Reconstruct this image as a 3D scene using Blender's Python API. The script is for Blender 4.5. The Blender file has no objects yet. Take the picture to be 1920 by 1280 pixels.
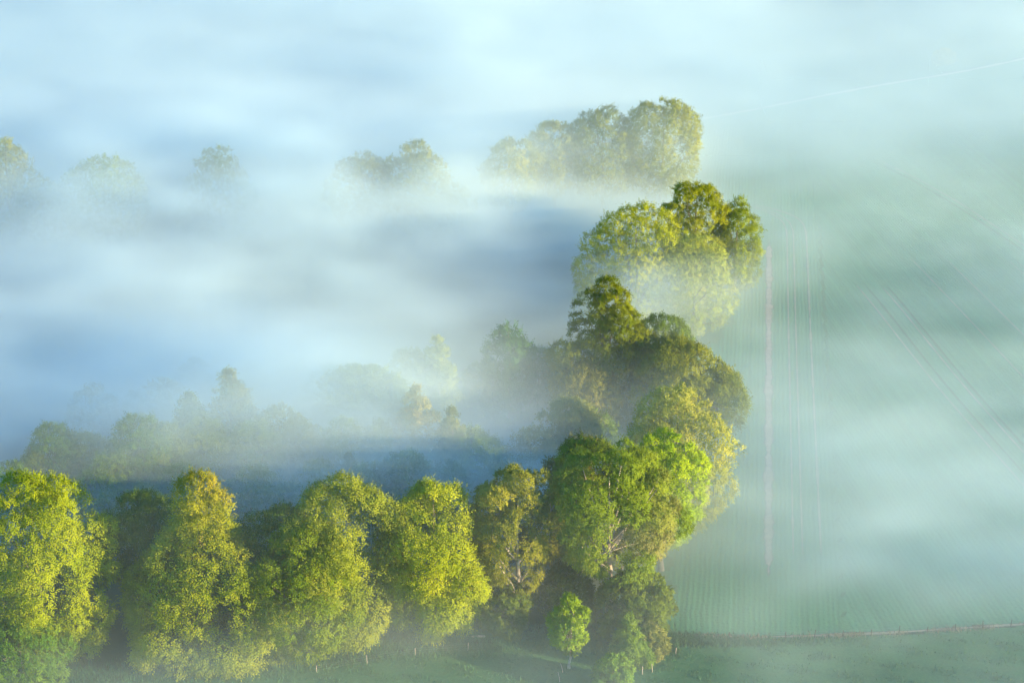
import bpy, math
import numpy as np
from mathutils import Vector

# ------------------------------------------------------------------ camera, sky, sun, exposure
sc = bpy.context.scene
COL = sc.collection
cam = bpy.data.cameras.new('camera')
camo = bpy.data.objects.new('camera', cam)
COL.objects.link(camo)
sc.camera = camo
camo.location = (0, 0, 154)
camo.rotation_euler = (math.radians(90 - 22), 0, 0)
cam.sensor_width = 36
cam.lens = 71.2
cam.clip_start = 1
cam.clip_end = 8000

SUN_EL = math.radians(10)
SUN_AZ = math.radians(-22)          # measured from +X (right of the picture) towards +Y; negative = towards the camera
sdir = Vector((math.cos(SUN_EL) * math.cos(SUN_AZ), math.cos(SUN_EL) * math.sin(SUN_AZ), math.sin(SUN_EL)))
world = bpy.data.worlds.new('World')
sc.world = world
world.use_nodes = True
wn = world.node_tree
bg = wn.nodes['Background']
sky = wn.nodes.new('ShaderNodeTexSky')
sky.sky_type = 'NISHITA'
sky.sun_disc = False
sky.sun_elevation = SUN_EL
sky.sun_rotation = math.atan2(sdir.x, sdir.y)
sky.air_density = 1.85
sky.dust_density = 0.0
sky.ozone_density = 9.0
wn.links.new(sky.outputs[0], bg.inputs[0])
bg.inputs[1].default_value = 0.15
sun = bpy.data.lights.new('sun', 'SUN')
sun.energy = 4.0
sun.angle = math.radians(0.6)
sun.color = (1.0, 0.74, 0.44)
suno = bpy.data.objects.new('sun', sun)
COL.objects.link(suno)
suno.rotation_euler = sdir.to_track_quat('Z', 'Y').to_euler()
sc.view_settings.view_transform = 'Standard'
sc.view_settings.look = 'None'
sc.view_settings.gamma = 1
sc.view_settings.use_curve_mapping = False
sc.view_settings.exposure = 2.0
cy = sc.cycles
cy.use_denoising = True
cy.max_bounces = 8
cy.diffuse_bounces = 3
cy.transmission_bounces = 3
cy.volume_bounces = 2
cy.volume_step_rate = 5.0
cy.use_adaptive_sampling = True
cy.adaptive_threshold = 0.02
cy.volume_max_steps = 512
cy.sample_clamp_indirect = 6

# ------------------------------------------------------------------ helpers
def tag(o, label=None, cat=None, group=None, kind=None):
    for k, v in (('label', label), ('category', cat), ('group', group), ('kind', kind)):
        if v is not None:
            o[k] = v
    return o

def mesh_np(name, v, f, attrs=None, smooth=False):
    """v (n,3), f (m,k) with the same number of corners on every face"""
    me = bpy.data.meshes.new(name)
    v = np.asarray(v, np.float32)
    f = np.asarray(f, np.int32)
    me.vertices.add(len(v))
    me.vertices.foreach_set('co', v.ravel())
    k = f.shape[1]
    me.loops.add(f.size)
    me.loops.foreach_set('vertex_index', f.ravel())
    me.polygons.add(len(f))
    me.polygons.foreach_set('loop_start', np.arange(0, f.size, k, dtype=np.int32))
    if smooth:
        me.polygons.foreach_set('use_smooth', np.ones(len(f), bool))
    for n, a in (attrs or {}).items():
        at = me.attributes.new(n, 'FLOAT', 'POINT')
        at.data.foreach_set('value', np.asarray(a, np.float32))
    me.update(calc_edges=True)
    return me

def obj(name, me, mat=None, parent=None, loc=(0, 0, 0), rz=0.0):
    o = bpy.data.objects.new(name, me)
    COL.objects.link(o)
    o.location = loc
    o.rotation_euler = (0, 0, rz)
    if mat is not None and me is not None and not me.materials:
        me.materials.append(mat)
    if parent is not None:
        o.parent = parent
    return o

def empty(name, loc, rz=0.0):
    o = bpy.data.objects.new(name, None)
    o.empty_display_size = 1
    COL.objects.link(o)
    o.location = loc
    o.rotation_euler = (0, 0, rz)
    return o

class NT:
    def __init__(self, name):
        self.m = bpy.data.materials.new(name)
        self.m.use_nodes = True
        self.t = self.m.node_tree
        self.t.nodes.clear()
        self.out = self.n('ShaderNodeOutputMaterial')
    def n(self, ty, **kw):
        q = self.t.nodes.new(ty)
        for k, v in kw.items():
            setattr(q, k, v)
        return q
    def l(self, a, b):
        self.t.links.new(a, b)
    def math(self, op, a, b=None, c=None, clamp=False):
        q = self.n('ShaderNodeMath', operation=op, use_clamp=clamp)
        for i, s in enumerate((a, b, c)):
            if s is None:
                continue
            if isinstance(s, (int, float)):
                q.inputs[i].default_value = s
            else:
                self.l(s, q.inputs[i])
        return q.outputs[0]
    def mix(self, fac, a, b, mode='MIX'):
        q = self.n('ShaderNodeMix', data_type='RGBA', blend_type=mode)
        for s, i in ((fac, 0), (a, 6), (b, 7)):
            if isinstance(s, (int, float)):
                q.inputs[i].default_value = s
            elif isinstance(s, tuple):
                q.inputs[i].default_value = (*s, 1)
            else:
                self.l(s, q.inputs[i])
        return q.outputs[2]
    def noise(self, scale, detail=4, rough=.55, vec=None, dist=0.0):
        q = self.n('ShaderNodeTexNoise')
        q.inputs['Scale'].default_value = scale
        q.inputs['Detail'].default_value = detail
        q.inputs['Roughness'].default_value = rough
        q.inputs['Distortion'].default_value = dist
        if vec is not None:
            self.l(vec, q.inputs['Vector'])
        return q.outputs[0]
    def ramp(self, fac, lo, hi):
        q = self.n('ShaderNodeMapRange')
        self.l(fac, q.inputs[0])
        q.inputs[1].default_value = lo
        q.inputs[2].default_value = hi
        q.interpolation_type = 'SMOOTHSTEP'
        return q.outputs[0]
    def pos(self):
        return self.n('ShaderNodeNewGeometry').outputs['Position']
    def attr(self, name):
        q = self.n('ShaderNodeAttribute')
        q.attribute_name = name
        return q

# ------------------------------------------------------------------ materials
def leaf_material():
    k = NT('leaf')
    oi = k.n('ShaderNodeObjectInfo')
    var = k.attr('var').outputs['Fac']
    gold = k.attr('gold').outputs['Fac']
    hs = k.n('ShaderNodeHueSaturation')
    k.l(oi.outputs['Color'], hs.inputs['Color'])
    k.l(k.math('ADD', .5, k.math('MULTIPLY', k.math('SUBTRACT', var, .5), -.035)), hs.inputs['Hue'])
    k.l(k.math('ADD', .74, k.math('MULTIPLY', var, .52)), hs.inputs['Value'])
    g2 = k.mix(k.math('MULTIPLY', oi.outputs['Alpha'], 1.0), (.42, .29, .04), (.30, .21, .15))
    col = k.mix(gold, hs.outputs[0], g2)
    # a leaf cluster stands for many leaves: its shading leans towards the way its bough faces
    vt = k.n('ShaderNodeVectorTransform', vector_type='NORMAL', convert_from='OBJECT', convert_to='WORLD')
    k.l(k.attr('facing').outputs['Vector'], vt.inputs[0])
    sc1 = k.n('ShaderNodeVectorMath', operation='SCALE')
    k.l(vt.outputs[0], sc1.inputs[0]); sc1.inputs['Scale'].default_value = 1.1
    ad = k.n('ShaderNodeVectorMath', operation='ADD')
    k.l(sc1.outputs[0], ad.inputs[0]); k.l(k.n('ShaderNodeNewGeometry').outputs['Normal'], ad.inputs[1])
    nn = k.n('ShaderNodeVectorMath', operation='NORMALIZE')
    k.l(ad.outputs[0], nn.inputs[0])
    d = k.n('ShaderNodeBsdfDiffuse')
    k.l(col, d.inputs[0])
    k.l(nn.outputs[0], d.inputs['Normal'])
    tr = k.n('ShaderNodeBsdfTranslucent')
    k.l(k.mix(.35, col, (.20, .22, .01)), tr.inputs[0])
    m1 = k.n('ShaderNodeMixShader')
    m1.inputs[0].default_value = .38
    k.l(d.outputs[0], m1.inputs[1]); k.l(tr.outputs[0], m1.inputs[2])
    k.l(m1.outputs[0], k.out.inputs['Surface'])
    return k.m

def simple_material(name, c1, c2, scale, rough=.9, bump=0.0, bscale=None, detail=5):
    k = NT(name)
    p = k.n('ShaderNodeBsdfPrincipled')
    p.inputs['Roughness'].default_value = rough
    p.inputs['Specular IOR Level'].default_value = .2
    n = k.ramp(k.noise(scale, detail, .6, k.pos()), .35, .65)
    k.l(k.mix(n, c1, c2), p.inputs['Base Color'])
    if bump:
        b = k.n('ShaderNodeBump')
        b.inputs['Distance'].default_value = bump
        k.l(k.noise(bscale or scale * 4, 4, .6, k.pos()), b.inputs['Height'])
        k.l(b.outputs[0], p.inputs['Normal'])
    k.l(p.outputs[0], k.out.inputs['Surface'])
    return k.m

def grass_material(name, c1, c2, c3, s1, s2):
    k = NT(name)
    p = k.n('ShaderNodeBsdfPrincipled')
    p.inputs['Roughness'].default_value = .9
    p.inputs['Specular IOR Level'].default_value = .15
    ps = k.pos()
    a = k.ramp(k.noise(s1, 5, .6, ps), .35, .65)
    b = k.ramp(k.noise(s2, 6, .65, ps), .4, .75)
    c = k.mix(a, c1, c2)
    c = k.mix(k.math('MULTIPLY', b, .6), c, c3)
    fine = k.noise(3.0, 3, .7, ps)
    c = k.mix(1.0, c, k.mix(fine, (.55, .55, .55), (1.35, 1.35, 1.35)), 'MULTIPLY')
    k.l(c, p.inputs['Base Color'])
    bm = k.n('ShaderNodeBump')
    bm.inputs['Distance'].default_value = .25
    k.l(k.noise(1.6, 5, .7, ps), bm.inputs['Height'])
    k.l(bm.outputs[0], p.inputs['Normal'])
    k.l(p.outputs[0], k.out.inputs['Surface'])
    return k.m

def crop_material():
    """young cereal drilled in rows; each plot of the field carries its own row direction in the mesh's 'across' attribute (metres across the rows)"""
    k = NT('crop_rows')
    p = k.n('ShaderNodeBsdfPrincipled')
    p.inputs['Roughness'].default_value = .9
    p.inputs['Specular IOR Level'].default_value = .15
    ps = k.pos()
    u = k.attr('across').outputs['Fac']
    wob = k.math('MULTIPLY', k.math('SUBTRACT', k.noise(.12, 4, .65, ps), .5), .9)
    uu = k.math('ADD', u, wob)
    row = k.math('SINE', k.math('MULTIPLY', uu, 2 * math.pi / .8))
    row = k.ramp(row, -.9, .9)
    # drill passes a few metres wide differ a little in vigour
    cb = k.n('ShaderNodeCombineXYZ')
    k.l(k.math('MULTIPLY', u, .42), cb.inputs[0])
    band = k.noise(1.0, 3, .7, cb.outputs[0])
    patch = k.ramp(k.noise(.035, 4, .6, ps), .35, .68)
    crop = k.mix(patch, (.045, .190, .080), (.065, .220, .090))
    soil = (.15, .115, .08)
    fac = k.math('MULTIPLY', k.math('MULTIPLY', row, .08), k.ramp(k.noise(.12, 4, .6, ps), .25, .7))
    c = k.mix(fac, crop, soil)
    c = k.mix(1.0, c, k.mix(k.ramp(band, .3, .7), (.84, .84, .84), (1.16, 1.16, 1.16)), 'MULTIPLY')
    c = k.mix(1.0, c, k.mix(k.noise(2.2, 4, .7, ps), (.7, .7, .7), (1.25, 1.25, 1.25)), 'MULTIPLY')
    k.l(c, p.inputs['Base Color'])
    bm = k.n('ShaderNodeBump')
    bm.inputs['Distance'].default_value = .3
    k.l(k.math('ADD', k.math('MULTIPLY', row, -.16), k.noise(1.8, 4, .7, ps)), bm.inputs['Height'])
    k.l(bm.outputs[0], p.inputs['Normal'])
    k.l(p.outputs[0], k.out.inputs['Surface'])
    return k.m

def strip_material(name, c1, c2):
    k = NT(name)
    p = k.n('ShaderNodeBsdfPrincipled')
    p.inputs['Roughness'].default_value = .95
    p.inputs['Specular IOR Level'].default_value = .1
    ps = k.pos()
    n = k.ramp(k.noise(.5, 5, .7, ps), .3, .7)
    k.l(k.mix(n, c1, c2), p.inputs['Base Color'])
    # worn, broken edge: the soil thins out into the crop
    e = k.attr('edge').outputs['Fac']
    tr = k.n('ShaderNodeBsdfTransparent')
    ms = k.n('ShaderNodeMixShader')
    brk = k.math('ADD', k.math('MULTIPLY', k.noise(.22, 4, .65, ps), 1.3), k.math('MULTIPLY', k.noise(2.5, 3, .7, ps), .5))
    k.l(k.ramp(k.math('SUBTRACT', k.math('ADD', e, brk), .9), .1, .75), ms.inputs[0])
    k.l(tr.outputs[0], ms.inputs[1]); k.l(p.outputs[0], ms.inputs[2])
    k.l(ms.outputs[0], k.out.inputs['Surface'])
    return k.m

M_LEAF = leaf_material()
M_BARK = simple_material('bark_grey_brown', (.13, .105, .075), (.24, .21, .16), 2.5, .9, .05)
M_PALE = simple_material('bark_pale', (.34, .30, .23), (.55, .50, .42), 2.5, .85, .03)
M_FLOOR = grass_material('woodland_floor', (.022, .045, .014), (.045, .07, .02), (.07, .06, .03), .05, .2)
M_PAST = grass_material('pasture_grass', (.045, .145, .052), (.065, .175, .062), (.090, .160, .065), .06, .35)
M_CROP = crop_material()
M_SOIL = strip_material('pale_soil', (.26, .19, .14), (.38, .29, .22))
M_WHEEL = strip_material('wheel_mark', (.17, .20, .12), (.28, .28, .19))
M_DARKT = strip_material('dark_mark', (.045, .11, .035), (.06, .13, .04))
M_PATH = strip_material('path_gravel', (.42, .37, .28), (.60, .53, .42))
M_DRY = grass_material('dry_grass', (.24, .21, .12), (.34, .29, .18), (.10, .13, .05), .5, 1.5)
M_DRYS = strip_material('dry_verge', (.22, .20, .11), (.36, .31, .2))
M_POST = simple_material('weathered_post', (.30, .25, .18), (.48, .42, .33), 6, .85, .01)
M_POSTD = simple_material('dark_post', (.05, .045, .035), (.10, .085, .06), 6, .85, .01)
M_WIRE = simple_material('fence_wire', (.25, .25, .25), (.35, .34, .33), 10, .5)

# ------------------------------------------------------------------ ground, field, pasture, path
def ground_z(x, y):
    x = np.asarray(x, float); y = np.asarray(y, float)
    return .9 * np.sin(x / 47 + .6) * np.sin(y / 61) + .35 * np.sin(x / 19 + y / 27)

def sheet(name, xs, ys, mat, dz, inside=None, across=None, par=None):
    gx, gy = np.meshgrid(xs, ys)
    v = np.stack([gx.ravel(), gy.ravel(), (ground_z(gx, gy) + dz).ravel()], 1)
    nx, ny = len(xs), len(ys)
    i = (np.arange(ny - 1)[:, None] * nx + np.arange(nx - 1)[None]).ravel()
    f = np.stack([i, i + 1, i + nx + 1, i + nx], 1)
    if inside is not None:
        c = v[f].mean(1)
        f = f[inside(c[:, 0], c[:, 1])]
    at = {}
    if across is not None:
        at['across'] = across(v[:, 0], v[:, 1])
    me = mesh_np(name, v, f, at, True)
    return obj(name, me, mat, par)

def axis(lo, hi, flo, fhi, step):
    a = np.arange(flo, fhi + step, step)
    l = flo - np.geomspace(step, max(flo - lo, step * 2), 12)[::-1]
    r = fhi + np.geomspace(step * 2, max(hi - fhi, step * 4), 12)
    return np.concatenate([l, a, r])

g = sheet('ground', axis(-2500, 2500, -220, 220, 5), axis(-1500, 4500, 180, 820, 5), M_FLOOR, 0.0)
tag(g, kind='structure')

def tree_line(y):          # left edge of the crop
    return np.interp(y, [262, 285, 330, 380, 410, 440, 480, 545, 560], [21, 25, 34, 41, 50, 52, 50, 50, 48])
def edge_y(x):            # fence line between crop and pasture
    return np.interp(x, [10, 24, 37, 52, 64.6, 77, 150, 330], [265.6, 265.6, 264.8, 265.2, 266.1, 267.4, 272, 280])
def path_y(x):
    return 545.5 + (x - 51.9) * .640
def in_field(x, y):
    return (y > edge_y(x) + .6) & (x > tree_line(y) + 1.2 * np.sin(y * .23) + .8 * np.sin(y * .61 + 1)) & (y < path_y(x) - .8)
def field_across(x, y):
    # two drilling directions meet along a headland about 10 m right of the pale strip
    a = (x - 40.0) * .993 - (y - 279) * .118
    b = (x - 88.0) * .985 + (y - 321) * (.145 + .0009 * (x - 88))
    return np.where(a > 11.6, b, a)
field = sheet('crop_field', np.arange(20, 330, .75), np.arange(262, 740, 1.5), M_CROP, .03, in_field, field_across)
tag(field, kind='structure')
fm = sheet('meadow', np.arange(-600, 600, 5.), np.arange(480, 1200, 5.), M_PAST, .02, lambda x, y: (y > np.maximum(path_y(x), 500) + .8))
tag(fm, kind='structure')
mg = sheet('field_margin', np.arange(14, 80, 1.5), np.arange(262, 560, 2.), M_PAST, .015, lambda x, y: (x > tree_line(y) - 9) & (x < tree_line(y) + 6) & (y > edge_y(x)))
tag(mg, kind='structure')
ps_ = sheet('pasture', np.arange(-220, 330, 2.), np.arange(150, 300, 1.5), M_PAST, .02,
            lambda x, y: (y < np.interp(x, [-60, -25, -5, 10, 22, 40], [250, 258, 263, 264, 262, 265.5])) | ((x > 24) & (y < edge_y(x) + .4)))
tag(ps_, kind='structure')

def strip(name, pts, width, mat, dz, parent=None, step=1.5):
    p = np.array(pts, float)
    s = np.concatenate([[0], np.cumsum(np.hypot(*np.diff(p, axis=0).T))])
    q = np.arange(0, s[-1], step)
    x = np.interp(q, s, p[:, 0]); y = np.interp(q, s, p[:, 1])
    kk = np.ones(9) / 9                     # soften the corners
    if len(x) > 20:
        x[4:-4] = np.convolve(x, kk, 'valid'); y[4:-4] = np.convolve(y, kk, 'valid')
    tx, ty = np.gradient(x), np.gradient(y)
    L = np.hypot(tx, ty); nx, ny = -ty / L, tx / L
    w = width * (1 + .18 * np.sin(q * .31) + .12 * np.sin(q * .83 + 1))
    cols, ed = [], []
    for a in (-1, -.55, 0, .55, 1):
        X = x + nx * w * a * .5; Y = y + ny * w * a * .5
        cols.append(np.stack([X, Y, ground_z(X, Y) + dz + .03 * (1 - abs(a))], 1))
        fade = np.clip(np.minimum(q, q[-1] - q) / min(16, q[-1] * .3), 0, 1)      # the marks peter out at both ends
        ed.append((1 - abs(a)) * fade - .9 * (1 - fade))
    v = np.stack(cols, 1).reshape(-1, 3); e = np.stack(ed, 1).ravel()
    n = len(x)
    i = (np.arange(n - 1)[:, None] * 5 + np.arange(4)[None]).ravel()
    f = np.stack([i, i + 1, i + 6, i + 5], 1)
    return obj(name, mesh_np(name, v, f, {'edge': e}, True), mat, parent)

strip('soil_strip', [(39.4, 273), (60.4, 451.4)], 2.2, M_SOIL, .06, field)
for off, w in ((4.1, .55), (5.6, .5), (8.6, .75)):
    strip('wheel_track', [(40 + off, 279), (59.8 + off, 446), (60.3 + off, 452), (59 + off, 459), (54 + off * .6, 466), (47, 474)], w, M_WHEEL, .06, field)
for off in (0, 1.9, 5.2, 6.4):
    strip('wheel_track', [(73.0 + off, 424), (76.5 + off, 402), (82 + off, 360), (88 + off, 321), (93 + off, 285)], .6, M_WHEEL if off in (0, 5.2) else M_DARKT, .06, field)
for off in (0, 2.0):
    strip('wheel_track', [(88 + off, 520), (95 + off, 503), (100 + off, 493), (108 + off, 470), (117 + off, 436), (123 + off, 405), (126 + off, 380)], .7, M_WHEEL if off else M_DARKT, .06, field)
for off in (18, 26, 40, 41.8):
    strip('wheel_track', [(70 + off, 440), (82 + off, 360), (88 + off, 321), (93 + off, 285)], .5, M_WHEEL, .06, field)
pt = strip('path', [(-10, 505.9), (51.9, 545.5), (158.4, 613.7), (300, 704.3)], 2.6, M_PATH, .05)
tag(pt, kind='structure')
hd = strip('verge', [(xx, float(edge_y(xx)) + .5) for xx in range(25, 150, 4)], 1.2, M_DRYS, .07)
tag(hd, kind='structure')

# ------------------------------------------------------------------ trees
def unit(a):
    return a / np.maximum(np.linalg.norm(a, axis=1, keepdims=True), 1e-6)

def sprays(rng, base, dirs, up, L, K, lw, ll):
    """leaf sprays: K rhombic leaf clusters set left and right along a twig of length L"""
    n = len(base)
    side = unit(np.cross(dirs, up + rng.normal(0, .25, (n, 3))))
    nrm = unit(np.cross(side, dirs))
    Ls = L * rng.uniform(.65, 1.3, n)
    vs = np.empty((n, K, 4, 3), np.float32)
    for k in range(K):
        s = (k + .35) / K
        sg = (1 if k % 2 else -1) if k < K - 1 else 0
        org = base + dirs * (Ls * s)[:, None] + side * (sg * .06)
        d = unit(dirs * .9 + side * (sg * .6) + nrm * rng.normal(0, .22, (n, 1)) + rng.normal(0, .14, (n, 3)))
        sd = unit(np.cross(d, nrm + rng.normal(0, .28, (n, 3))))
        l = ll * rng.uniform(.75, 1.3, (n, 1)) * (1.15 - .35 * s)
        w = lw * rng.uniform(.75, 1.25, (n, 1)) * (1.15 - .35 * s)
        droop = np.array([0, 0, -1.]) * (.10 * l)
        vs[:, k, 0] = org
        vs[:, k, 1] = org + d * l * .45 + sd * w * .5
        vs[:, k, 2] = org + d * l + droop
        vs[:, k, 3] = org + d * l * .45 - sd * w * .5
    return vs.reshape(-1, 3)

PROF = {   # crown radius against height within the crown, both as fractions
    'beech': (.05, [0, .08, .25, .45, .65, .8, .92, 1], [.62, .86, 1, .98, .86, .66, .4, .08]),
    'gold': (.03, [0, .1, .25, .45, .55, .64, .72, .84, .94, 1], [.95, 1, .94, .80, .60, .42, .37, .34, .20, .04]),
    'egg': (.10, [0, .1, .3, .5, .7, .85, .95, 1], [.5, .8, 1, .97, .8, .56, .32, .07]),
    'dome': (.22, [0, .15, .4, .6, .8, .93, 1], [.45, .78, 1, .97, .76, .45, .1]),
    'open': (.30, [0, .12, .35, .6, .8, .93, 1], [.35, .7, .95, 1, .8, .48, .12]),
    'tier': (.10, [0, .12, .3, .48, .6, .75, .9, 1], [.85, 1, .98, .84, .68, .54, .32, .04]),
    'birch': (.22, [0, .15, .35, .6, .8, .93, 1], [.5, .9, 1, .75, .48, .24, .04]),
    'bush': (.02, [0, .15, .4, .65, .85, 1], [.65, .92, 1, .86, .55, .1]),
    'cone': (.10, [0, .1, .3, .6, .85, 1], [.8, 1, .85, .5, .2, .03]),
}

def make_tree_meshes(name, seed, h, R, prof, dens=1.0, lobe=.20, openness=0.0, L=1.25, gold=0.0, goldmode='top', limbs=7, ll=.46, lw=.20, lean=0.0, upsweep=.35, trunk_r=None, gap=0.0, lobes=None):
    rng = np.random.default_rng(seed)
    b, pt_, pr = PROF[prof]
    zb = b * h
    hc = h - zb
    ph = rng.uniform(0, 6.28, 6)
    def env(t, a):
        r = np.interp(t, pt_, pr) * R
        return r * (1 + .12 * np.sin(2 * a + ph[0] + 2 * t) + .10 * np.sin(3 * a + ph[1] + 5 * t) + .09 * np.sin(5 * a + ph[2] - 8 * t))
    # lobes: boughs that make the crown's clumps
    nl = int((42 if openness else 78) * (.7 + .5 * R / 8) * min(2.2, (.20 / lobe) ** 1.6 if lobe < .2 else 1))
    nl = lobes or nl
    cum = np.cumsum(np.interp(np.linspace(0, 1, 200), pt_, pr) * .8 + .25)
    t = np.interp((np.arange(nl) + rng.uniform(.1, .9, nl)) / nl, cum / cum[-1], np.linspace(0, 1, 200))
    t[-3:] = (.93, .96, .99)
    a = np.arange(nl) * 2.39996 + rng.normal(0, .35, nl)
    e = env(t, a)
    rl = R * lobe * np.exp(rng.normal(-.05, .38, nl)).clip(.45, 1.7) * np.clip(.45 + .75 * np.interp(t, pt_, pr), .4, 1.1)
    rad = np.maximum(e - rl * rng.uniform(.5, .95, nl), 0)
    top = np.minimum(zb + t * hc, h - rl * .75)
    c = np.stack([np.cos(a) * rad, np.sin(a) * rad, np.maximum(top, zb * .5 + rl * .5)], 1)
    c[:, 0] += lean * c[:, 2] / h
    # a core of lobes so that no daylight runs through a dense crown
    nc = int(nl * (.15 if openness else .4))
    tc = rng.uniform(.1, .88, nc); ac = rng.uniform(0, 6.28, nc)
    rc = env(tc, ac) * rng.uniform(0, .55, nc)
    cc = np.stack([np.cos(ac) * rc + lean * tc, np.sin(ac) * rc, zb + tc * hc], 1)
    rcl = R * lobe * rng.uniform(.9, 1.5, nc) * np.clip(.3 + .8 * np.interp(tc, pt_, pr), .3, 1)
    C = np.concatenate([c, cc]); RL = np.concatenate([rl, rcl])
    # sprays over the lobes
    n = int(52 * R * h * dens)
    wgt = RL ** 2 * np.concatenate([np.ones(nl), np.full(nc, .35)])
    li = rng.choice(len(C), n * 2, p=wgt / wgt.sum())
    dv = unit(rng.normal(0, 1, (n * 2, 3)))
    out = C[li] - np.array([0, 0, zb + .35 * hc]); out[:, 0] -= lean * .5
    out = unit(out * np.array([1, 1, .8]))
    dot = (dv * out).sum(1)
    k = rng.uniform(0, 1, n * 2) < np.clip(.5 + .75 * dot + .25 * dv[:, 2], .04, 1)
    li, dv, out = li[k][:n], dv[k][:n], out[k][:n]
    sc3 = np.array([1.05, 1.05, .82])
    P = C[li] + dv * sc3 * (RL[li] * rng.uniform(.70, 1.06, len(li)))[:, None]
    P[:, 2] = np.maximum(P[:, 2], .25)
    # drop most of what is buried inside other lobes
    bur = np.zeros(len(P), int)
    for j in range(len(C)):
        bur += (((P - C[j]) / sc3) ** 2).sum(1) < (RL[j] * .78) ** 2
    k = (bur < 1) | (rng.uniform(0, 1, len(P)) < .13)
    li, dv, out, P = li[k], dv[k], out[k], P[k]
    if gap:
        hid = (np.abs(P[:, 0] - .4 * np.sin(P[:, 2] * .8)) < gap * (1 + .5 * np.sin(P[:, 2] * 1.7))) & (P[:, 1] < 0) & (P[:, 2] < .72 * h) & (rng.uniform(0, 1, len(P)) < .9)
        li, dv, out, P = li[~hid], dv[~hid], out[~hid], P[~hid]
    tt = np.clip((P[:, 2] - zb) / hc, 0, 1)
    nn = unit(dv * .8 + out * .35 + np.array([0, 0, .25]))
    tg = rng.normal(0, 1, P.shape) + np.array([0, 0, 1.]) * ((upsweep * 2.2) * (tt - .35))[:, None] * 2 + out * .5
    tg = unit(tg - nn * (tg * nn).sum(1, keepdims=True))
    D = unit(tg + nn * (rng.uniform(.1, .7, (len(P), 1)) + (rng.uniform(0, 1, (len(P), 1)) < .16) * 1.2))
    up = unit(nn + rng.normal(0, .22, P.shape))
    K = 6
    v = sprays(rng, P, D, up, L, K, lw, ll)
    f = np.arange(len(v)).reshape(-1, 4)
    lv = rng.uniform(0, 1, len(C))
    var = np.clip(.62 * lv[li] + .38 * rng.uniform(0, 1, len(P)), 0, 1)
    var = np.repeat(var, K * 4)
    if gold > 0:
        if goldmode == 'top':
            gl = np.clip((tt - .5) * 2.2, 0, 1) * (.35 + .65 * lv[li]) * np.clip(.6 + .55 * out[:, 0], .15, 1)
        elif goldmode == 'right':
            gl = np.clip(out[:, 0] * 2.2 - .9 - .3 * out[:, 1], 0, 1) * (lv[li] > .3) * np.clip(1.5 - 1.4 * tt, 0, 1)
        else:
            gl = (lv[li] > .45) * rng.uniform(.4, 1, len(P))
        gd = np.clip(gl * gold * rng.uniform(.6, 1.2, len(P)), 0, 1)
    else:
        gd = np.zeros(len(P))
    crown = mesh_np(name + '_crown', v, f, {'var': var, 'gold': np.repeat(gd, K * 4)})
    crown.attributes.new('facing', 'FLOAT_VECTOR', 'POINT').data.foreach_set('vector', np.repeat(nn, K * 4, axis=0).astype(np.float32).ravel())
    crown.materials.append(M_LEAF)
    # trunk
    tr = trunk_r or max(.12, h * .017)
    nz = 10
    zz = np.linspace(-.3, h * .84, nz)
    pth = np.stack([lean * zz / h + np.cumsum(rng.normal(0, .10, nz)) * (zz > 1), np.cumsum(rng.normal(0, .10, nz)) * (zz > 1), zz], 1)
    rr = tr * (1 - .9 * np.clip(zz / (h * .86), 0, 1)); rr[0] *= 1.5
    trunk = tubes(name + '_trunk', [(pth, rr)], 8)
    br = []
    order = rng.permutation(nl)[:limbs]
    for j in order:
        z0 = np.clip(C[j, 2] * rng.uniform(.35, .7), h * .12, h * .7)
        s = np.array([np.interp(z0, zz, pth[:, 0]), np.interp(z0, zz, pth[:, 1]), z0])
        e_ = C[j] * 1.0
        m_ = s * .5 + e_ * .5 + np.array([0, 0, -.06 * h]) * rng.uniform(0, 1) + rng.normal(0, .25, 3)
        u = np.linspace(0, 1, 7)[:, None]
        q = (1 - u) ** 2 * s + 2 * u * (1 - u) * m_ + u ** 2 * e_
        br.append((q, tr * .42 * (1 - .8 * u[:, 0])))
        for w in range(2):
            o0 = q[rng.integers(3, 6)]
            e2 = o0 + (C[rng.integers(0, nl)] - o0) * .0 + rng.normal(0, 1, 3) * RL[j] * .9 + np.array([0, 0, .5])
            u2 = np.linspace(0, 1, 4)[:, None]
            br.append((o0 * (1 - u2) + e2 * u2 + rng.normal(0, .1, (4, 3)) * u2 * (1 - u2) * 4, tr * .17 * (1 - .7 * u2[:, 0])))
    branches = tubes(name + '_branches', br, 5)
    return crown, trunk, branches

def tubes(name, paths, seg):
    V, Fc, base = [], [], 0
    ang = np.linspace(0, 2 * math.pi, seg, endpoint=False)
    for p, r in paths:
        p = np.asarray(p, float)
        n = len(p)
        d = unit(np.gradient(p, axis=0))
        ref = np.where(np.abs(d[:, 2:3]) > .9, np.array([[1., 0, 0]]), np.array([[0, 0, 1.]]))
        s = unit(np.cross(d, ref)); t = np.cross(s, d)
        ring = p[:, None] + (s[:, None] * np.cos(ang)[None, :, None] + t[:, None] * np.sin(ang)[None, :, None]) * np.asarray(r)[:, None, None]
        V.append(ring.reshape(-1, 3))
        i = np.arange(n - 1)[:, None] * seg
        j = np.arange(seg)[None]
        k = (j + 1) % seg
        Fc.append(np.stack([base + i + j, base + i + k, base + i + seg + k, base + i + seg + j], 2).reshape(-1, 4))
        base += n * seg
    return mesh_np(name, np.concatenate(V), np.concatenate(Fc), None, True)

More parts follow.
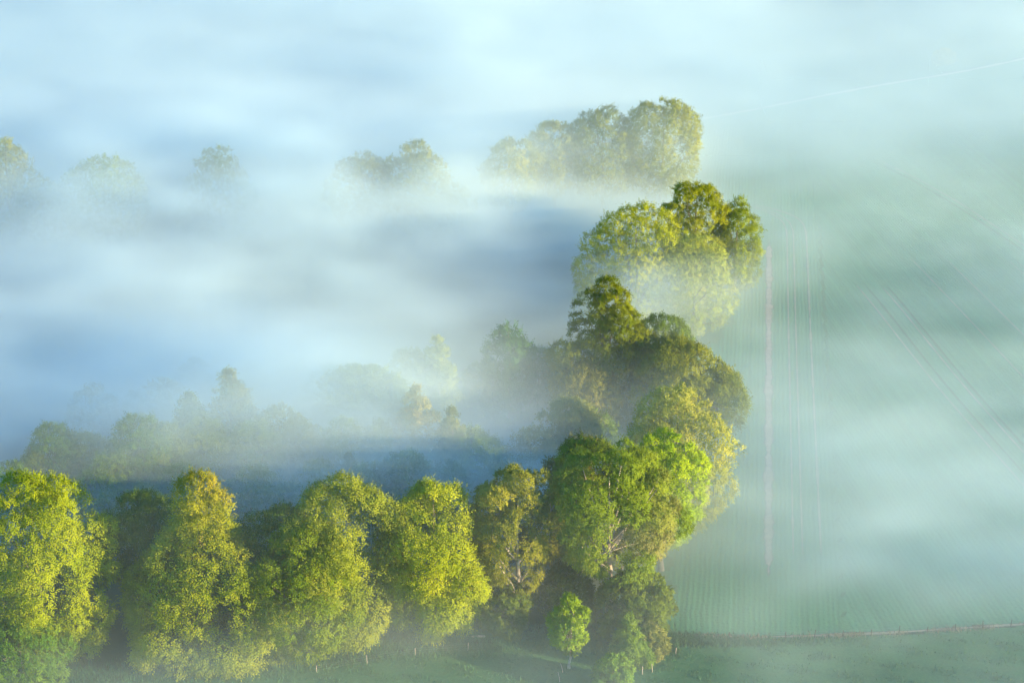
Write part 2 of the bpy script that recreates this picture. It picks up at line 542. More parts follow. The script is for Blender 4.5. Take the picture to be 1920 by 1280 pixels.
def plant_tree(name, meshes, x, y, label, cat, color, group=None, bark=None, rz=0.0, sc_=1.0, pinkish=0.0):
    t = empty(name, (x, y, float(ground_z(x, y))), rz)
    if sc_ != 1.0:
        t.scale = (sc_, sc_, sc_) if not isinstance(sc_, tuple) else sc_
    tag(t, label, cat, group)
    crown, trunk, branches = meshes
    c = obj('crown', crown, M_LEAF, t)
    c.color = (min(color[0] * 2.5, .5), min(color[1] * 2.5, .5), color[2] * 1.6, pinkish)
    obj('trunk', trunk, bark or M_BARK, t)
    obj('branches', branches, bark or M_BARK, t)
    return t

YG = (.125, .150, .014)       # sunny yellow-green beech
OL = (.105, .125, .018)
GR = (.052, .115, .012)
DK = (.040, .075, .014)
BR = (.108, .098, .020)
PG = (.135, .160, .045)
BG = (.095, .165, .008)

# name, x, y, h, R, profile, colour, label, extra
HERO = [
 ('beech_tree', -68.9, 260.8, 27, 10, 'beech', (.112, .145, .008), 'broad yellow-green beech cut by the left edge of the picture, front row', dict(seed=1, limbs=5)),
 ('beech_tree', -55.0, 271.0, 19, 6.2, 'dome', (.045, .075, .016), 'dark shaded beech between the leftmost beech and the golden-topped one', dict(seed=2)),
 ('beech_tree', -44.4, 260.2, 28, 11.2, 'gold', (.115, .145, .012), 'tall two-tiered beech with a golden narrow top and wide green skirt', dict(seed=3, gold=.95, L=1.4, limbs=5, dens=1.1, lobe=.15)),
 ('beech_tree', -25.0, 263.0, 26, 9.2, 'egg', (.110, .135, .020), 'olive beech with spiky upright top sprays, behind the dark green rounded one', dict(seed=4, L=1.4, upsweep=.6)),
 ('beech_tree', -29.8, 258.4, 20.5, 8.2, 'egg', (.075, .110, .010), 'dark green rounded beech just right of the golden-topped beech', dict(seed=5, lobe=.16)),
 ('beech_tree', -34.4, 266.0, 19.5, 6, 'dome', DK, 'small shaded beech peeping out behind the dark green rounded beech', dict(seed=6, dens=.8)),
 ('beech_tree', -11.6, 265.1, 24.5, 7.9, 'egg', (.135, .165, .012), 'bright yellow-green egg-shaped beech in the middle of the front row', dict(seed=7, L=1.4, upsweep=.5, dens=1.15)),
 ('ash_tree', 0.6, 269.6, 25, 7, 'open', (.110, .118, .020), 'thin-leaved olive ash with its pale trunk and forks showing', dict(seed=8, openness=1, lobe=.22, limbs=18, dens=.7, pale=1, L=.9, gap=1.3, trunk_r=.5)),
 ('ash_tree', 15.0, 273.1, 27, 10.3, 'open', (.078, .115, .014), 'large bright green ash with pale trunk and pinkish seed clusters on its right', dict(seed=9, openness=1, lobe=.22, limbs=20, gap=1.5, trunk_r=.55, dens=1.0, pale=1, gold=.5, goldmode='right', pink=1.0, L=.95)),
 ('field_maple', 23.8, 286.3, 24, 6, 'dome', (.125, .185, .004), 'vivid lime-green domed tree rising behind the large ash', dict(seed=10, L=.9)),
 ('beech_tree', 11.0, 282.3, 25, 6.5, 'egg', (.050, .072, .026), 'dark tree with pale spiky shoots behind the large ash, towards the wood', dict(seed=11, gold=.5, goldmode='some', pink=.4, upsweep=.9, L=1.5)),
 ('willow_tree', 27.1, 300.5, 25, 8.6, 'egg', (.145, .160, .040), 'pale grey-green billowing tree at the field edge behind the lime-green dome', dict(seed=12, lobe=.23, L=1.3, limbs=10)),
 ('oak_tree', 17.0, 341.0, 28.5, 9.2, 'tier', (.056, .076, .006), 'tall dark olive oak standing clear of the fog in mid picture', dict(seed=13, L=1.0, dens=1.2)),
 ('oak_tree', 13.2, 333.5, 15, 6, 'dome', (.085, .088, .018), 'low brownish tree at the left foot of the tall dark oak', dict(seed=14, upsweep=.6, L=1.3)),
 ('oak_tree', 27.1, 343.8, 20, 6, 'dome', (.050, .085, .016), 'dark green rounded tree just behind the right shoulder of the tall oak', dict(seed=15)),
 ('oak_tree', 29.6, 333.2, 19, 7.8, 'dome', (.080, .095, .012), 'spreading olive tree to the right of the brownish low tree', dict(seed=16)),
 ('oak_tree', 36.6, 331.0, 15, 4.8, 'dome', (.070, .092, .014), 'small olive tree beside the field, rightmost of the tall oak\'s clump', dict(seed=17)),
 ('beech_tree', 26.0, 388.5, 26, 12.6, 'beech', (.125, .150, .010), 'huge domed yellow-green beech with fog drawn across its lower half', dict(seed=18, dens=.9)),
 ('beech_tree', 37.0, 385.5, 21, 8.5, 'egg', (.120, .150, .030), 'pale fog-veiled tree at the right flank of the huge domed beech', dict(seed=19, dens=.8)),
 ('beech_tree', 38.6, 407.0, 25, 7, 'dome', (.100, .120, .012), 'taller tree of the pair behind the huge domed beech', dict(seed=20, dens=.9)),
 ('beech_tree', 48.0, 409.5, 21, 5.6, 'egg', (.085, .115, .012), 'smaller right-hand tree of the pair behind the huge domed beech', dict(seed=21, dens=.9)),
 ('beech_tree', 35.6, 463.2, 27, 9.2, 'dome', (.095, .112, .018), 'largest tree of the far clump, at its right end', dict(seed=22, dens=.8)),
 ('beech_tree', 21.6, 461.6, 26, 8.4, 'dome', (.080, .100, .024), 'greyish round-topped tree second from the right in the far clump', dict(seed=23, dens=.8)),
 ('ash_tree', 10.0, 459.4, 23, 6.5, 'open', (.105, .120, .030), 'loose pale tree in the left half of the far clump', dict(seed=24, dens=.7, openness=1, lobe=.24)),
 ('ash_tree', 0.0, 449.6, 22, 6.2, 'open', (.105, .120, .035), 'ghostly thin tree at the left end of the far clump', dict(seed=25, dens=.6, openness=1, lobe=.24)),
 ('beech_tree', -22.1, 437.3, 25, 6.6, 'dome', (.105, .115, .022), 'taller of the two rounded trees standing in fog left of the far clump', dict(seed=26, dens=.8)),
 ('beech_tree', -33.8, 438.1, 22, 6.6, 'dome', (.100, .105, .030), 'lower left-hand neighbour of the taller rounded tree in fog', dict(seed=27, dens=.8)),
 ('beech_tree', -12.8, 437.3, 15, 5.2, 'bush', (.090, .105, .025), 'low bushy tree at the right foot of the two rounded trees in fog', dict(seed=28, dens=.7)),
 ('beech_tree', -66.5, 438.5, 24, 8.4, 'beech', (.095, .115, .022), 'lone fan-topped tree in fog between the two rounded trees and the left edge', dict(seed=29, dens=.8, upsweep=.8)),
 ('beech_tree', -91.3, 433.1, 24, 9.6, 'dome', (.085, .125, .020), 'wide green tree in fog, second far tree from the left edge', dict(seed=30, dens=.7)),
 ('beech_tree', -113.9, 437.2, 27, 7.4, 'egg', (.125, .135, .018), 'yellowish far tree cut by the left edge, tops above the fog', dict(seed=31, dens=.7)),
 ('beech_tree', -105.2, 432.0, 20, 6.2, 'bush', (.085, .115, .025), 'hazy tree leaning out right below the yellowish far tree at the left edge', dict(seed=32, dens=.7)),
 ('young_ash', 8.3, 255.9, 11.5, 2.9, 'open', (.085, .135, .012), 'slim young tree with bright crown standing alone in the pasture corner', dict(seed=54, lobe=.40, openness=1, gap=.4, lobes=17, dens=1.2, L=.6, ll=.38, lw=.22, pale=1, limbs=9)),
 ('hawthorn', 18.8, 266.7, 10.5, 4.9, 'bush', (.055, .080, .012), 'round dark hawthorn at the foot of the large ash, field side', dict(seed=34, dens=2.0, L=.7, ll=.4, lw=.24)),
 ('shrub', 17.2, 258.2, 7.4, 2.9, 'cone', (.085, .135, .020), 'upright light green shrub in front of the round hawthorn', dict(seed=35, dens=2.6, L=.7, ll=.4, lw=.22)),
 ('shrub', 20.2, 259.4, 5.6, 2.3, 'bush', (.105, .115, .045), 'greyish shrub tucked against the right side of the upright light green shrub', dict(seed=36, dens=2.6, L=.6, ll=.36, lw=.2)),
 ('shrub', 14.6, 250.6, 5.2, 2.6, 'bush', (.065, .120, .020), 'low green shrub at the bottom edge, nearest in the hedge row', dict(seed=37, dens=2.8, L=.6, ll=.36, lw=.22)),
 ('hawthorn', -1.4, 267.5, 8, 4.0, 'bush', (.050, .075, .016), 'dark understorey bush beneath the thin-leaved ash', dict(seed=38, dens=1.8, L=.7, ll=.4, lw=.24)),
 ('hawthorn', 8.2, 271.5, 8.5, 4.2, 'bush', (.038, .062, .014), 'deep green understorey bush behind the slim young tree', dict(seed=39, dens=1.6, L=.7, ll=.4, lw=.24)),
 ('hawthorn', 132.5, 609.5, 4.2, 3.6, 'bush', (.25, .24, .17), 'small pale blossoming bush beyond the far path, upper right', dict(seed=41, dens=2.0, L=.7)),
 ('hazel_bush', -70.0, 251.5, 9, 7.0, 'bush', (.050, .100, .016), 'spreading green bush below the leftmost beech, in the bottom corner', dict(seed=40, dens=1.4, L=.9)),
]
for nm, x, y, h, R, pf, colr, lab, ex in HERO:
    ex = dict(ex)
    pale = ex.pop('pale', 0); pink = ex.pop('pink', 0.0)
    if y < 280 and R > 5.5:            # nearest crowns: finer leaves, more of them
        ex['dens'] = ex.get('dens', 1.0) * 1.3
        ex.setdefault('ll', .39); ex.setdefault('lw', .175)
    if y > 380:
        ex['dens'] = ex.get('dens', 1.0) * .86
    ms = make_tree_meshes(nm, ex.pop('seed') + 100, h, R, pf, **ex)
    cat = 'shrub' if nm in ('shrub', 'hawthorn', 'hazel_bush') else 'tree'
    plant_tree(nm, ms, x, y, lab, cat, colr, None, M_PALE if pale else M_BARK, 0.0, 1.0, pink)

# woodland left of the tree line: a few models, each tree its own copy with its own place, size and leaf colour
WOOD = {
 'round': make_tree_meshes('wood_round', 301, 17, 5.4, 'dome', dens=.85),
 'tall': make_tree_meshes('wood_tall', 302, 18, 4.4, 'egg', dens=.85),
 'wide': make_tree_meshes('wood_wide', 303, 15, 6.0, 'bush', dens=.8),
 'birch': make_tree_meshes('wood_birch', 304, 18, 3.2, 'birch', dens=1.0, openness=1, lobe=.28, L=.9, limbs=9),
 'cone': make_tree_meshes('wood_cone', 305, 17, 3.6, 'cone', dens=.95),
 'loose': make_tree_meshes('wood_loose', 306, 17, 5.0, 'open', dens=.8, openness=1, lobe=.25),
}
WOODH = dict(round=17, tall=18, wide=15, birch=18, cone=17, loose=17)
WG = [(.050, .095, .014), (.075, .115, .018), (.100, .125, .022), (.085, .100, .030), (.060, .085, .020)]
WTREES = [
 (-75.0, 301.5, 16, 'round', '0', 'dark rounded woodland tree in thin fog, first behind the leftmost beech'),
 (-71.1, 302.9, 14, 'loose', '2', 'yellowish tree touching the dark rounded one behind the leftmost beech'),
 (-77.7, 297.7, 13, 'wide', '4', 'right-hand one of two low shaded trees at the left edge behind the front row'),
 (-81.0, 294.1, 13, 'wide', '0', 'left-hand one of two low shaded trees at the left edge behind the front row'),
 (-63.8, 294.4, 14, 'wide', '1', 'low broad tree in fog between the leftmost and golden-topped beeches'),
 (-60.5, 300.3, 18, 'round', '0', 'dark peaked wood tree rising left behind the golden-topped beech'),
 (-57.1, 301.5, 16, 'loose', '2', 'yellow-tinged wood tree leaning right of the dark peaked one'),
 (-54.9, 307.8, 18, 'cone', '4', 'slender pointed dark tree above the yellow-tinged one, thick in fog'),
 (-53.5, 308.6, 19, 'birch', '4', 'feathery dark tree just right of the slender pointed one'),
 (-47.6, 314.3, 21, 'birch', 'G', 'taller back birch of the yellowish pair above the golden-topped beech'),
 (-46.6, 315.4, 17, 'birch', 'G', 'nearer lower birch of the yellowish pair above the golden-topped beech'),
 (-50.5, 304.1, 16, 'round', '2', 'pale rounded wood tree directly behind the golden top'),
 (-42.2, 304.1, 16, 'round', '1', 'pale rounded wood tree right of the golden top'),
 (-39.0, 308.3, 17, 'loose', '3', 'loose grey tree dissolving in fog above the olive spiky beech'),
 (-41.9, 293.1, 13, 'wide', '0', 'dark low bush-like tree close behind the golden-topped beech on its right'),
 (-53.7, 292.5, 13, 'wide', '0', 'dark low bush-like tree close behind the golden-topped beech on its left'),
 (-34.9, 306.3, 15, 'round', '3', 'rounder nearer grey tree in fog above the olive spiky beech'),
 (-31.9, 296.1, 13, 'wide', '1', 'low wood tree in a white fog puff behind the olive spiky beech'),
 (-28.2, 324.3, 18, 'loose', '2', 'leftmost of three light crowns in a fog band above the front-row middle'),
 (-25.0, 323.8, 18, 'loose', '2', 'middle one of three light crowns in a fog band above the front-row middle'),
 (-21.7, 322.4, 17, 'round', '2', 'rounded rightmost of three light crowns in a fog band above the front-row middle'),
 (-26.4, 297.6, 14, 'birch', '3', 'thin pale tree behind the gap beside the yellow-green egg-shaped beech'),
 (-22.3, 294.4, 14, 'wide', '1', 'dim broad tree behind the gap beside the yellow-green egg-shaped beech'),
 (-17.1, 294.1, 16, 'round', '0', 'large dim green tree right above the yellow-green egg-shaped beech'),
 (-10.5, 295.6, 14, 'wide', '0', 'dim green tree right of the large one above the egg-shaped beech'),
 (-16.1, 312.1, 20, 'birch', 'G', 'golden birch with thin white trunk alone in the middle of the wood'),
 (-10.0, 305.5, 19, 'birch', '3', 'pale thin birch a little right of the golden one with white trunk'),
 (-7.1, 306.3, 15, 'round', '1', 'hazy tree in the fog above the thin-leaved ash'),
 (-28.4, 308.0, 15, 'round', '1', 'left-hand hazy tree just below the three light crowns'),
 (-22.3, 309.5, 15, 'tall', '1', 'right-hand hazy tree just below the three light crowns'),
 (-0.5, 340.4, 20, 'tall', 'T', 'dark teal tree in the clear gap left of the tall dark oak'),
 (-5.4, 344.0, 11, 'round', 'T', 'lower dark tree left of the dark teal one in the clear gap'),
 (-13.5, 336.2, 19, 'birch', '2', 'faint pointed tree in the blue shadow, left of the dark teal pair'),
 (-18.2, 337.7, 16, 'round', '3', 'faint rounded tree in the blue shadow, beside the pointed one'),
 (4.9, 345.1, 13, 'round', 'T', 'dark bush-like tree between the dark teal tree and the tall oak'),
 (3.1, 308.5, 14, 'wide', '3', 'low fog-covered tree left of the pale billowing tree'),
 (9.5, 314.5, 17, 'loose', '3', 'grey leafy tree in fog below the low brownish tree'),
 (13.2, 317.3, 14, 'wide', '1', 'greenish tree in fog between the low brownish tree and the large ash'),
 (-1.7, 297.7, 13, 'wide', '4', 'low shadowed tree behind the thin-leaved ash'),
 (-59.0, 346.5, 10, 'round', '3', 'leftmost of the faint trees swallowed by the middle of the fog'),
 (-48.2, 346.5, 10, 'tall', '3', 'slim faint tree right of the leftmost one swallowed by the fog'),
 (-32.6, 336.2, 13, 'wide', '0', 'dark low tree in the blue slot left of the feathery crowns'),
 (-73.5, 324.2, 13, 'wide', '3', 'left one of two trees drowned in the white band behind the left beeches'),
 (-62.2, 328.9, 13, 'wide', '3', 'right one of two trees drowned in the white band behind the left beeches'),
]
WC = {'G': (.16, .15, .045), 'T': (.030, .075, .030)}
rng = np.random.default_rng(11)
for x, y, h, kd, ci, lab in WTREES:
    s = h / WOODH[kd]
    c = WC[ci] if ci in WC else WG[int(ci)]
    sx = s * rng.uniform(.9, 1.2)
    plant_tree('birch_tree' if kd == 'birch' else 'woodland_tree', WOOD[kd], x, y, lab, 'tree', c, 'misty woodland trees', M_PALE if kd == 'birch' else M_BARK, rng.uniform(0, 6.28), (sx, sx, s))

# ------------------------------------------------------------------ fences, stakes, log
def post_mesh(hh, r, seed):
    rng = np.random.default_rng(seed)
    z = np.array([-.3, .02, hh * .5, hh - .02, hh])
    p = np.stack([rng.normal(0, .008, 5), rng.normal(0, .008, 5), z], 1)
    v = tubes('post', [(p, np.array([r, r, r * .97, r * .94, r * .55]))], 7)
    return v
FPM = [post_mesh(1.25, .07, i) for i in range(3)]
def fence(label, pts, mat, lean_seed, wires=True):
    c = np.mean(pts, 0)
    f = empty('wire_fence', (c[0], c[1], float(ground_z(*c))))
    tag(f, label, 'fence')
    rng = np.random.default_rng(lean_seed)
    for i, (x, y) in enumerate(pts):
        p = obj('post', FPM[i % 3], None, f, (x - c[0], y - c[1], float(ground_z(x, y) - ground_z(*c))))
        if not FPM[i % 3].materials:
            FPM[i % 3].materials.append(mat)
        p.material_slots[0].link = 'OBJECT'
        p.material_slots[0].material = mat
        p.rotation_euler = (rng.normal(0, .05), rng.normal(0, .05), rng.uniform(0, 6))
        s = rng.uniform(.85, 1.2); p.scale = (1, 1, s)
    if wires:
        for hz in (.35, .75, 1.1):
            q = np.array([(x - c[0], y - c[1], float(ground_z(x, y) - ground_z(*c)) + hz) for x, y in pts])
            obj('wire', tubes('wire', [(q, np.full(len(q), .006))], 4), M_WIRE, f)
    return f
fence('post and wire fence along the field edge, dark posts, lower right', [(36.8 + 4.27 * i, float(edge_y(36.8 + 4.27 * i))) for i in range(-1, 22)], M_POSTD, 5)
fence('pale wooden stakes of the pasture fence before the front row beeches', [(-28.2, 253.0), (-21.1, 255.8), (-14.2, 258.5), (-6.5, 260.3)], M_POST, 7)
fence('short run of pale stakes beside the hedge shrubs', [(18.9, 254.6), (20.4, 255.2), (24.2, 260.5)], M_POST, 9, False)
def stake(x, y, hh, lx, ly, label):
    o = obj('leaning_stake', tubes('leaning_stake', [(np.array([[0, 0, -.2], [lx * .4, ly * .4, hh * .5], [lx, ly, hh]]), np.array([.07, .06, .045]))], 7), M_POST, None, (x, y, float(ground_z(x, y))))
    tag(o, label, 'stake')
stake(7.4, 254.6, 1.5, -.35, .1, 'leaning weathered stake below the slim young tree')
stake(6.9, 251.9, 1.7, -.3, .0, 'leaning weathered stake nearest the bottom edge of the pasture')
lg = obj('fallen_log', tubes('fallen_log', [(np.array([[-1.1, -.1, .16], [-1.0, -.09, .17], [0, .05, .18], [.9, .08, .16], [1.0, .1, .15]]), np.array([.08, .17, .18, .16, .07]))], 9), M_PALE, None, (-5.0, 264.2, float(ground_z(-5, 264.2))))
tag(lg, 'pale fallen log lying under the front row by the dark understorey bush', 'log')

# rough grass, nettles and dry stalks along the field fence
def tufts(name, pts, hgt, wid, mat, seed, label, cat):
    rng = np.random.default_rng(seed)
    n = len(pts)
    a = rng.uniform(0, math.pi, n)
    d = np.stack([np.cos(a), np.sin(a), np.zeros(n)], 1) * (wid * rng.uniform(.5, 1.3, n))[:, None]
    b = np.stack([pts[:, 0], pts[:, 1], ground_z(pts[:, 0], pts[:, 1]) + .02], 1)
    hh = hgt * rng.uniform(.4, 1.25, n)
    tip = b + np.stack([rng.normal(0, .25, n) * hh, rng.normal(0, .25, n) * hh, hh], 1)
    v = np.stack([b - d * .5, b + d * .5, tip + d * .12, tip - d * .12], 1).reshape(-1, 3)
    o = obj(name, mesh_np(name, v, np.arange(n * 4).reshape(-1, 4)), mat)
    tag(o, label, cat, None, 'stuff')
    return o
rng = np.random.default_rng(77)
n = 9000
px = rng.uniform(22, 150, n)
pts = np.stack([px, edge_y(px) + .2 + rng.normal(0, .4, n)], 1)
tufts('rough_grass', pts[np.sin(px * .9) + np.sin(px * .37 + 2) + rng.normal(0, .8, n) > .1], .5, .10, M_DRY, 5, 'dry pale rough grass along the field fence', 'grass')
n = 7000
px = 22 + rng.exponential(7, n)
pts = np.stack([px, edge_y(px) - .9 + rng.normal(0, .8, n)], 1)
tufts('nettles', pts, .5, .16, M_PAST, 6, 'dark nettles and weeds below the field fence', 'weeds')
n = 26000
px = rng.uniform(-80, 25, n)
pts = np.stack([px, np.interp(px, [-60, -25, -5, 10, 22, 40], [250, 258, 263, 264, 262, 265.5]) + rng.normal(.8, 2.0, n)], 1)
tufts('long_grass', pts, .6, .12, M_PAST, 8, 'long unmown grass under the front row of trees', 'grass')

n = 42000
px = rng.uniform(-80, 90, n)
py = rng.uniform(238, 266, n)
cl = np.sin(px * .9 + 2 * np.sin(py * .5)) + np.sin(py * 1.3 + px * .35) + rng.normal(0, .6, n)
ok = (cl > .5) & (py < np.where(px > 24, edge_y(px), np.interp(px, [-60, -25, -5, 10, 22], [250, 258, 263, 264, 262])))
tufts('tussocks', np.stack([px, py], 1)[ok], .34, .14, M_PAST, 9, 'tussocky pasture grass along the bottom of the picture', 'grass')

# ------------------------------------------------------------------ fog: one grid of air over the valley
FMIN = np.array([-240., 170., -2.5]); FMAX = np.array([240., 830., 37.5]); FN = (193, 265, 33)
def fog_density():
    rng = np.random.default_rng(2024)
    ax = [np.linspace(FMIN[i], FMAX[i], FN[i]) for i in range(3)]
    x, y, z = np.meshgrid(*ax, indexing='ij')
    def field(sx, sy, sz, alpha, seed):
        """smooth random field, unit variance, features stretched by sx, sy, sz metres"""
        r = np.random.default_rng(seed).normal(0, 1, FN)
        f = np.fft.rfftn(r)
        kx = np.fft.fftfreq(FN[0], (FMAX[0] - FMIN[0]) / FN[0])[:, None, None]
        ky = np.fft.fftfreq(FN[1], (FMAX[1] - FMIN[1]) / FN[1])[None, :, None]
        kz = np.fft.rfftfreq(FN[2], (FMAX[2] - FMIN[2]) / FN[2])[None, None, :]
        k2 = (kx * sx) ** 2 + (ky * sy) ** 2 + (kz * sz) ** 2
        f *= (1 + k2 * 4) ** (-alpha / 2)
        f[0, 0, 0] = 0
        n = np.fft.irfftn(f, s=FN)
        return n / n.std()
    big = field(80, 36, 50, 4.2, 1)
    mid = field(38, 15, 14, 3.8, 2)
    fine = field(15, 7, 6, 3.3, 3)
    wisp = field(10, 4.5, 4, 3.0, 4)
    def ss(a, lo, hi):
        t = np.clip((a - lo) / (hi - lo), 0, 1)
        return t * t * (3 - 2 * t)
    # depth of fog wanted over each spot of ground
    x2, y2 = x[:, :, 0], y[:, :, 0]
    num = np.zeros_like(x2); den = np.zeros_like(x2)
    for cx, cy, v in FOG_DEPTH:
        sy = 4 + .045 * (cy - 240)
        q = ((x2 - cx) / (9 + .05 * (cy - 240))) ** 2 + ((y2 - cy) / sy) ** 2
        w = np.exp(-.5 * np.minimum(q, 60)) + 1e-9 / (1 + q)
        num += w * np.log(v); den += w
    want = np.exp(num / den)[:, :, None]
    want = want * (1 - .52 * (1 - ss(y, 262, 285)) * (1 - ss(x, 22, 40)) - .2 * (1 - ss(y, 252, 266)))
    want = want * (1 - .34 * ss(x - np.interp(y, [250, 300, 340, 400, 460], [20, 26, 32, 42, 46]), -6, 6) * (1 - ss(y, 450, 520)))
    wood = ss(-x, -12, 14) * ss(y, 275, 310)
    far = ss(y, 425, 470)
    front = 1 - ss(y, 268, 290)
    T = 9.0 + 11.0 * np.maximum(wood, far) + 1.0 * front * (1 - ss(x, 20, 34))
    calm = 1 - .6 * ss(y, 430, 480) - .25 * ss(x - np.interp(y, [250, 300, 340, 400, 460], [20, 26, 32, 42, 46]), -6, 6) * (1 - ss(y, 430, 480))
    T = T + (.8 * big + .9 * mid + .6 * fine) * (1 + .5 * wood) * calm
    prof = ss(T - z, -8.0, 9.0)
    col = np.trapezoid(np.where(z > 0, prof, 0), ax[2], axis=2)[:, :, None] if hasattr(np, 'trapezoid') else np.trapz(np.where(z > 0, prof, 0), ax[2], axis=2)[:, :, None]
    el = np.arctan2(154.0, np.hypot(x, y))
    d = want * np.sin(el) / np.maximum(col, 3) * prof * np.exp((.22 * big + .28 * mid + .30 * fine + .16 * wisp) * calm - .10)
    # thin veil that rises above the bank, thicker over the far wood
    veil = .0090 * ss(y, 274, 304) * ss(-x, -20, 10) * (1 - .7 * ss(y, 430, 480)) + (.0095 * ss(y, 415, 440) * ss(-x, -58, -30) + .0030 * ss(y, 405, 430) * ss(-x, -12, 12)) * (1 - .9 * ss(y, 455, 490)) + .0010 * ss(y, 225, 250) * (1 - .5 * ss(y, 300, 330))
    d = d + veil * ss(FMAX[2] - z, 1, 14) * np.exp(.3 * big + .3 * mid + .25 * fine)
    # banks (+) and clearings (-): x, y, z, half sizes, strength
    for cx, cy, cz, rx, ry, rz, a in PATCHES:
        gs = np.exp(-(((x - cx) / rx) ** 2 + ((y - cy) / ry) ** 2 + ((z - cz) / rz) ** 2))
        if a > 0:
            d = d + a * gs * np.clip(.75 + .35 * mid + .25 * fine, 0, 2)
        else:
            d = d * (1 + a * gs)
    d *= ss(z, -2.5, -1) * ss(FMAX[2] - z, 0, 5)
    e = np.minimum(np.minimum(x - FMIN[0], FMAX[0] - x), np.minimum(y - FMIN[1], FMAX[1] - y))
    d *= ss(e, 0, 25)
    d[d < 2e-4] = 0
    return np.stack([a.transpose(2, 1, 0).ravel() for a in (x, y, z)], 1), d.transpose(2, 1, 0).ravel()
FOG_DEPTH = [      # x, y, how much fog one looks through there (optical depth on a slant of about 22 degrees)
    (-172, 676, 3.2), (-127, 676, 4), (-83, 676, 4), (-38, 676, 4), (7, 676, 4), (43, 676, 3.6), (79, 676, 3), (115, 676, 2.2), (165, 676, 2.2),
    (-152, 589, 2.8), (-112, 589, 3.4), (-73, 589, 4), (-33, 589, 4), (6, 589, 4), (38, 589, 3.6), (70, 589, 2.8), (101, 589, 1.4), (146, 589, 1.7),
    (-141, 541, 2.4), (-104, 541, 2.8), (-68, 541, 3), (-31, 541, 3.5), (6, 541, 3.5), (35, 541, 3.4), (65, 541, 2.4), (94, 541, 2), (135, 541, 1.7),
    (-129, 491, 2.2), (-95, 491, 2.4), (-62, 491, 2.8), (-28, 491, 2.8), (5, 491, 3), (32, 491, 3.2), (59, 491, 2.2), (86, 491, 1.5), (124, 491, 1.1),
    (-119, 448, 2.40), (-88, 448, 2.60), (-57, 448, 3.00), (-26, 448, 2.84), (5, 448, 3.24), (30, 448, 2.60), (55, 448, 1.20), (79, 448, 0.80), (114, 448, 0.80),
    (-116, 433, 2.40), (-85, 433, 2.80), (-55, 433, 2.80), (-25, 433, 2.56), (5, 433, 2.29), (29, 433, 1.60), (53, 433, 0.80), (77, 433, 0.70), (111, 433, 0.75),
    (-111, 415, 2.4), (-82, 415, 2.8), (-53, 415, 3.4), (-24, 415, 2.6), (5, 415, 2.4), (28, 415, 1.6), (51, 415, 0.6), (74, 415, 0.65), (107, 415, 0.8),
    (-106, 392, 2.8), (-78, 392, 3), (-51, 392, 3), (-23, 392, 2.2), (4, 392, 1.5), (27, 392, 1.2), (49, 392, 0.75), (71, 392, 0.85), (102, 392, 0.8),
    (-102, 374, 2.8), (-75, 374, 3), (-49, 374, 2.6), (-22, 374, 1.6), (4, 374, 0.45), (25, 374, 0.7), (47, 374, 0.7), (68, 374, 0.55), (98, 374, 0.65),
    (-99, 361, 1.5), (-73, 361, 2.8), (-47, 361, 2), (-22, 361, 1.2), (4, 361, 0.35), (25, 361, 0.5), (45, 361, 0.45), (66, 361, 0.6), (94, 361, 0.7),
    (-96, 348, 2.6), (-71, 348, 3.2), (-46, 348, 2.3), (-21, 348, 2), (4, 348, 1.2), (24, 348, 0.7), (44, 348, 0.35), (64, 348, 0.4), (92, 348, 0.6),
    (-93, 335, 3), (-69, 335, 3), (-44, 335, 2.1), (-20, 335, 2.4), (4, 335, 1.9), (23, 335, 0.9), (42, 335, 0.6), (62, 335, 0.45), (89, 335, 0.55),
    (-89, 322, 2.21), (-66, 322, 2.47), (-43, 322, 2.60), (-20, 322, 2.60), (4, 322, 1.50), (22, 322, 0.90), (41, 322, 0.85), (60, 322, 0.80), (86, 322, 0.75),
    (-86, 307, 1.59), (-64, 307, 1.59), (-41, 307, 2.46), (-19, 307, 2.03), (4, 307, 1.00), (21, 307, 0.70), (39, 307, 0.65), (57, 307, 0.95), (82, 307, 0.90),
    (-83, 295, 1.08), (-62, 295, 0.94), (-40, 295, 1.22), (-18, 295, 1.35), (3, 295, 0.80), (21, 295, 0.60), (38, 295, 0.50), (55, 295, 0.85), (80, 295, 1.00),
    (-79, 278, 0.45), (-59, 278, 0.4), (-38, 278, 0.45), (-17, 278, 0.4), (3, 278, 0.35), (20, 278, 0.4), (36, 278, 0.45), (53, 278, 0.7), (76, 278, 0.85),
    (-75, 262, 0.32), (-56, 262, 0.3), (-36, 262, 0.28), (-17, 262, 0.28), (3, 262, 0.28), (19, 262, 0.32), (35, 262, 0.4), (50, 262, 0.5), (72, 262, 0.65),
    (-73, 253, 0.3), (-54, 253, 0.2), (-35, 253, 0.22), (-16, 253, 0.22), (3, 253, 0.22), (18, 253, 0.22), (34, 253, 0.26), (49, 253, 0.3), (70, 253, 0.35),
    (-71, 243, 0.35), (-52, 243, 0.25), (-34, 243, 0.3), (-16, 243, 0.32), (3, 243, 0.25), (18, 243, 0.3), (33, 243, 0.45), (47, 243, 0.35), (68, 243, 0.35),
]
PATCHES = [
    # clearings
    (-10, 316, 24, 30, 18, 8, -.7),
    (16, 322, 14, 22, 20, 12, -.85), (0, 325, 17, 20, 13, 9, -.9), (-12, 343, 10, 30, 15, 15, -.8),
    # banks
    (29, 371, 15.5, 17, 7, 6, .11), (-36, 300, 8, 9, 6, 5, .020), (-48, 400, 14, 22, 6, 5, .025), (0, 390, 12, 26, 6, 4, .020),
    (-80, 315, 12, 30, 8, 6, .018), (-14, 314, 8, 22, 6, 4, .007), (70, 480, 7, 30, 14, 6, .012),
]
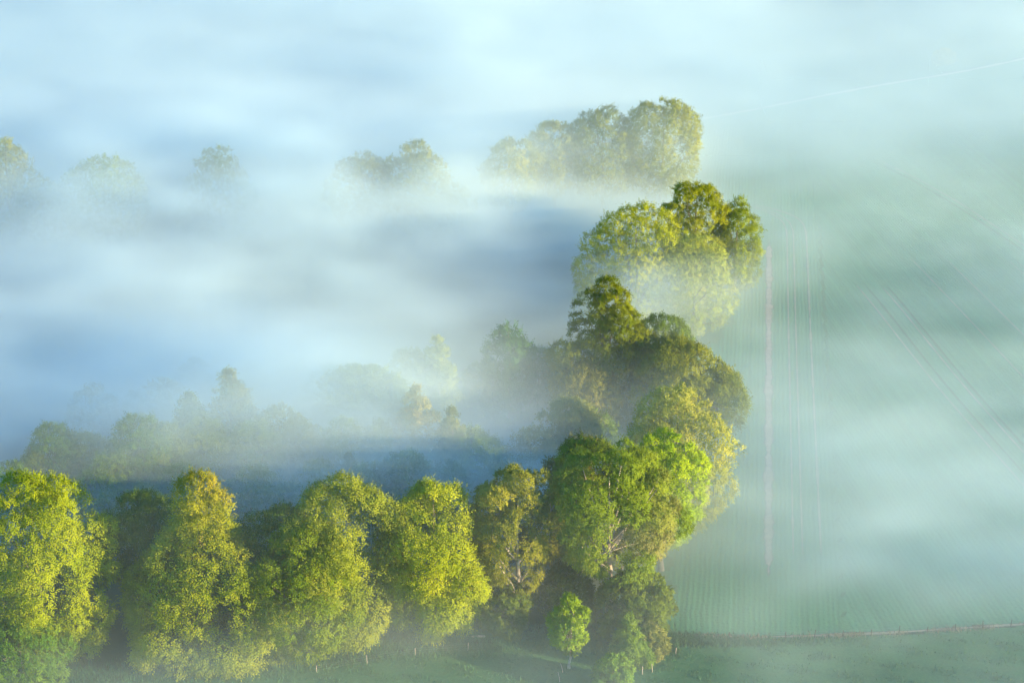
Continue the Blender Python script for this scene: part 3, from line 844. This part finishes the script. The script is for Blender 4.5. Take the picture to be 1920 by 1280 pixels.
def build_fog():
    co, d = fog_density()
    me = bpy.data.meshes.new('fog')
    me.vertices.add(len(d))
    me.vertices.foreach_set('co', co.astype(np.float32).ravel())
    me.attributes.new('fog_density', 'FLOAT', 'POINT').data.foreach_set('value', d.astype(np.float32))
    me.update()
    o = obj('fog', me)
    tag(o, 'low white morning fog lying in drifts over wood and fields', 'fog', None, 'stuff')
    k = NT('fog_air')
    pv = k.n('ShaderNodeVolumePrincipled')
    pv.inputs['Density'].default_value = 1.0
    pv.inputs['Color'].default_value = FOG_COL
    pv.inputs['Anisotropy'].default_value = .15
    k.l(pv.outputs[0], k.out.inputs['Volume'])
    me.materials.append(k.m)
    ng = bpy.data.node_groups.new('fog_grid', 'GeometryNodeTree')
    ng.interface.new_socket('Geometry', in_out='INPUT', socket_type='NodeSocketGeometry')
    ng.interface.new_socket('Geometry', in_out='OUTPUT', socket_type='NodeSocketGeometry')
    n = ng.nodes.new
    L = ng.links.new
    gi, go = n('NodeGroupInput'), n('NodeGroupOutput')
    vc = n('GeometryNodeVolumeCube')
    vc.inputs['Min'].default_value = FMIN
    vc.inputs['Max'].default_value = FMAX
    for a, r in zip('XYZ', FN):
        vc.inputs['Resolution ' + a].default_value = r
    si = n('GeometryNodeSampleIndex')
    si.data_type, si.domain, si.clamp = 'FLOAT', 'POINT', True
    na = n('GeometryNodeInputNamedAttribute')
    na.data_type = 'FLOAT'
    na.inputs[0].default_value = 'fog_density'
    L(gi.outputs[0], si.inputs['Geometry'])
    L(na.outputs[0], si.inputs['Value'])
    mr = n('ShaderNodeMapRange')
    mr.data_type = 'FLOAT_VECTOR'
    L(n('GeometryNodeInputPosition').outputs[0], mr.inputs['Vector'])
    mr.inputs[7].default_value = FMIN
    mr.inputs[8].default_value = FMAX
    mr.inputs[9].default_value = (0, 0, 0)
    mr.inputs[10].default_value = [r - 1 for r in FN]
    sp = n('ShaderNodeSeparateXYZ')
    L(mr.outputs['Vector'], sp.inputs[0])
    def M(op, a, b=None):
        q = n('ShaderNodeMath')
        q.operation = op
        for i, s in enumerate((a, b)):
            if s is None:
                continue
            if isinstance(s, (int, float)):
                q.inputs[i].default_value = s
            else:
                L(s, q.inputs[i])
        return q.outputs[0]
    ix, iy, iz = [M('ROUND', sp.outputs[i]) for i in range(3)]
    idx = M('ADD', ix, M('MULTIPLY', M('ADD', iy, M('MULTIPLY', iz, FN[1])), FN[0]))
    fi = n('FunctionNodeFloatToInt')
    L(idx, fi.inputs[0])
    L(fi.outputs[0], si.inputs['Index'])
    L(si.outputs[0], vc.inputs['Density'])
    sm = n('GeometryNodeSetMaterial')
    sm.inputs['Material'].default_value = k.m
    L(vc.outputs[0], sm.inputs['Geometry'])
    L(sm.outputs[0], go.inputs[0])
    o.modifiers.new('fog_grid', 'NODES').node_group = ng
    return o
FOG_COL = (.80, 1.0, 1.0, 1)
build_fog()
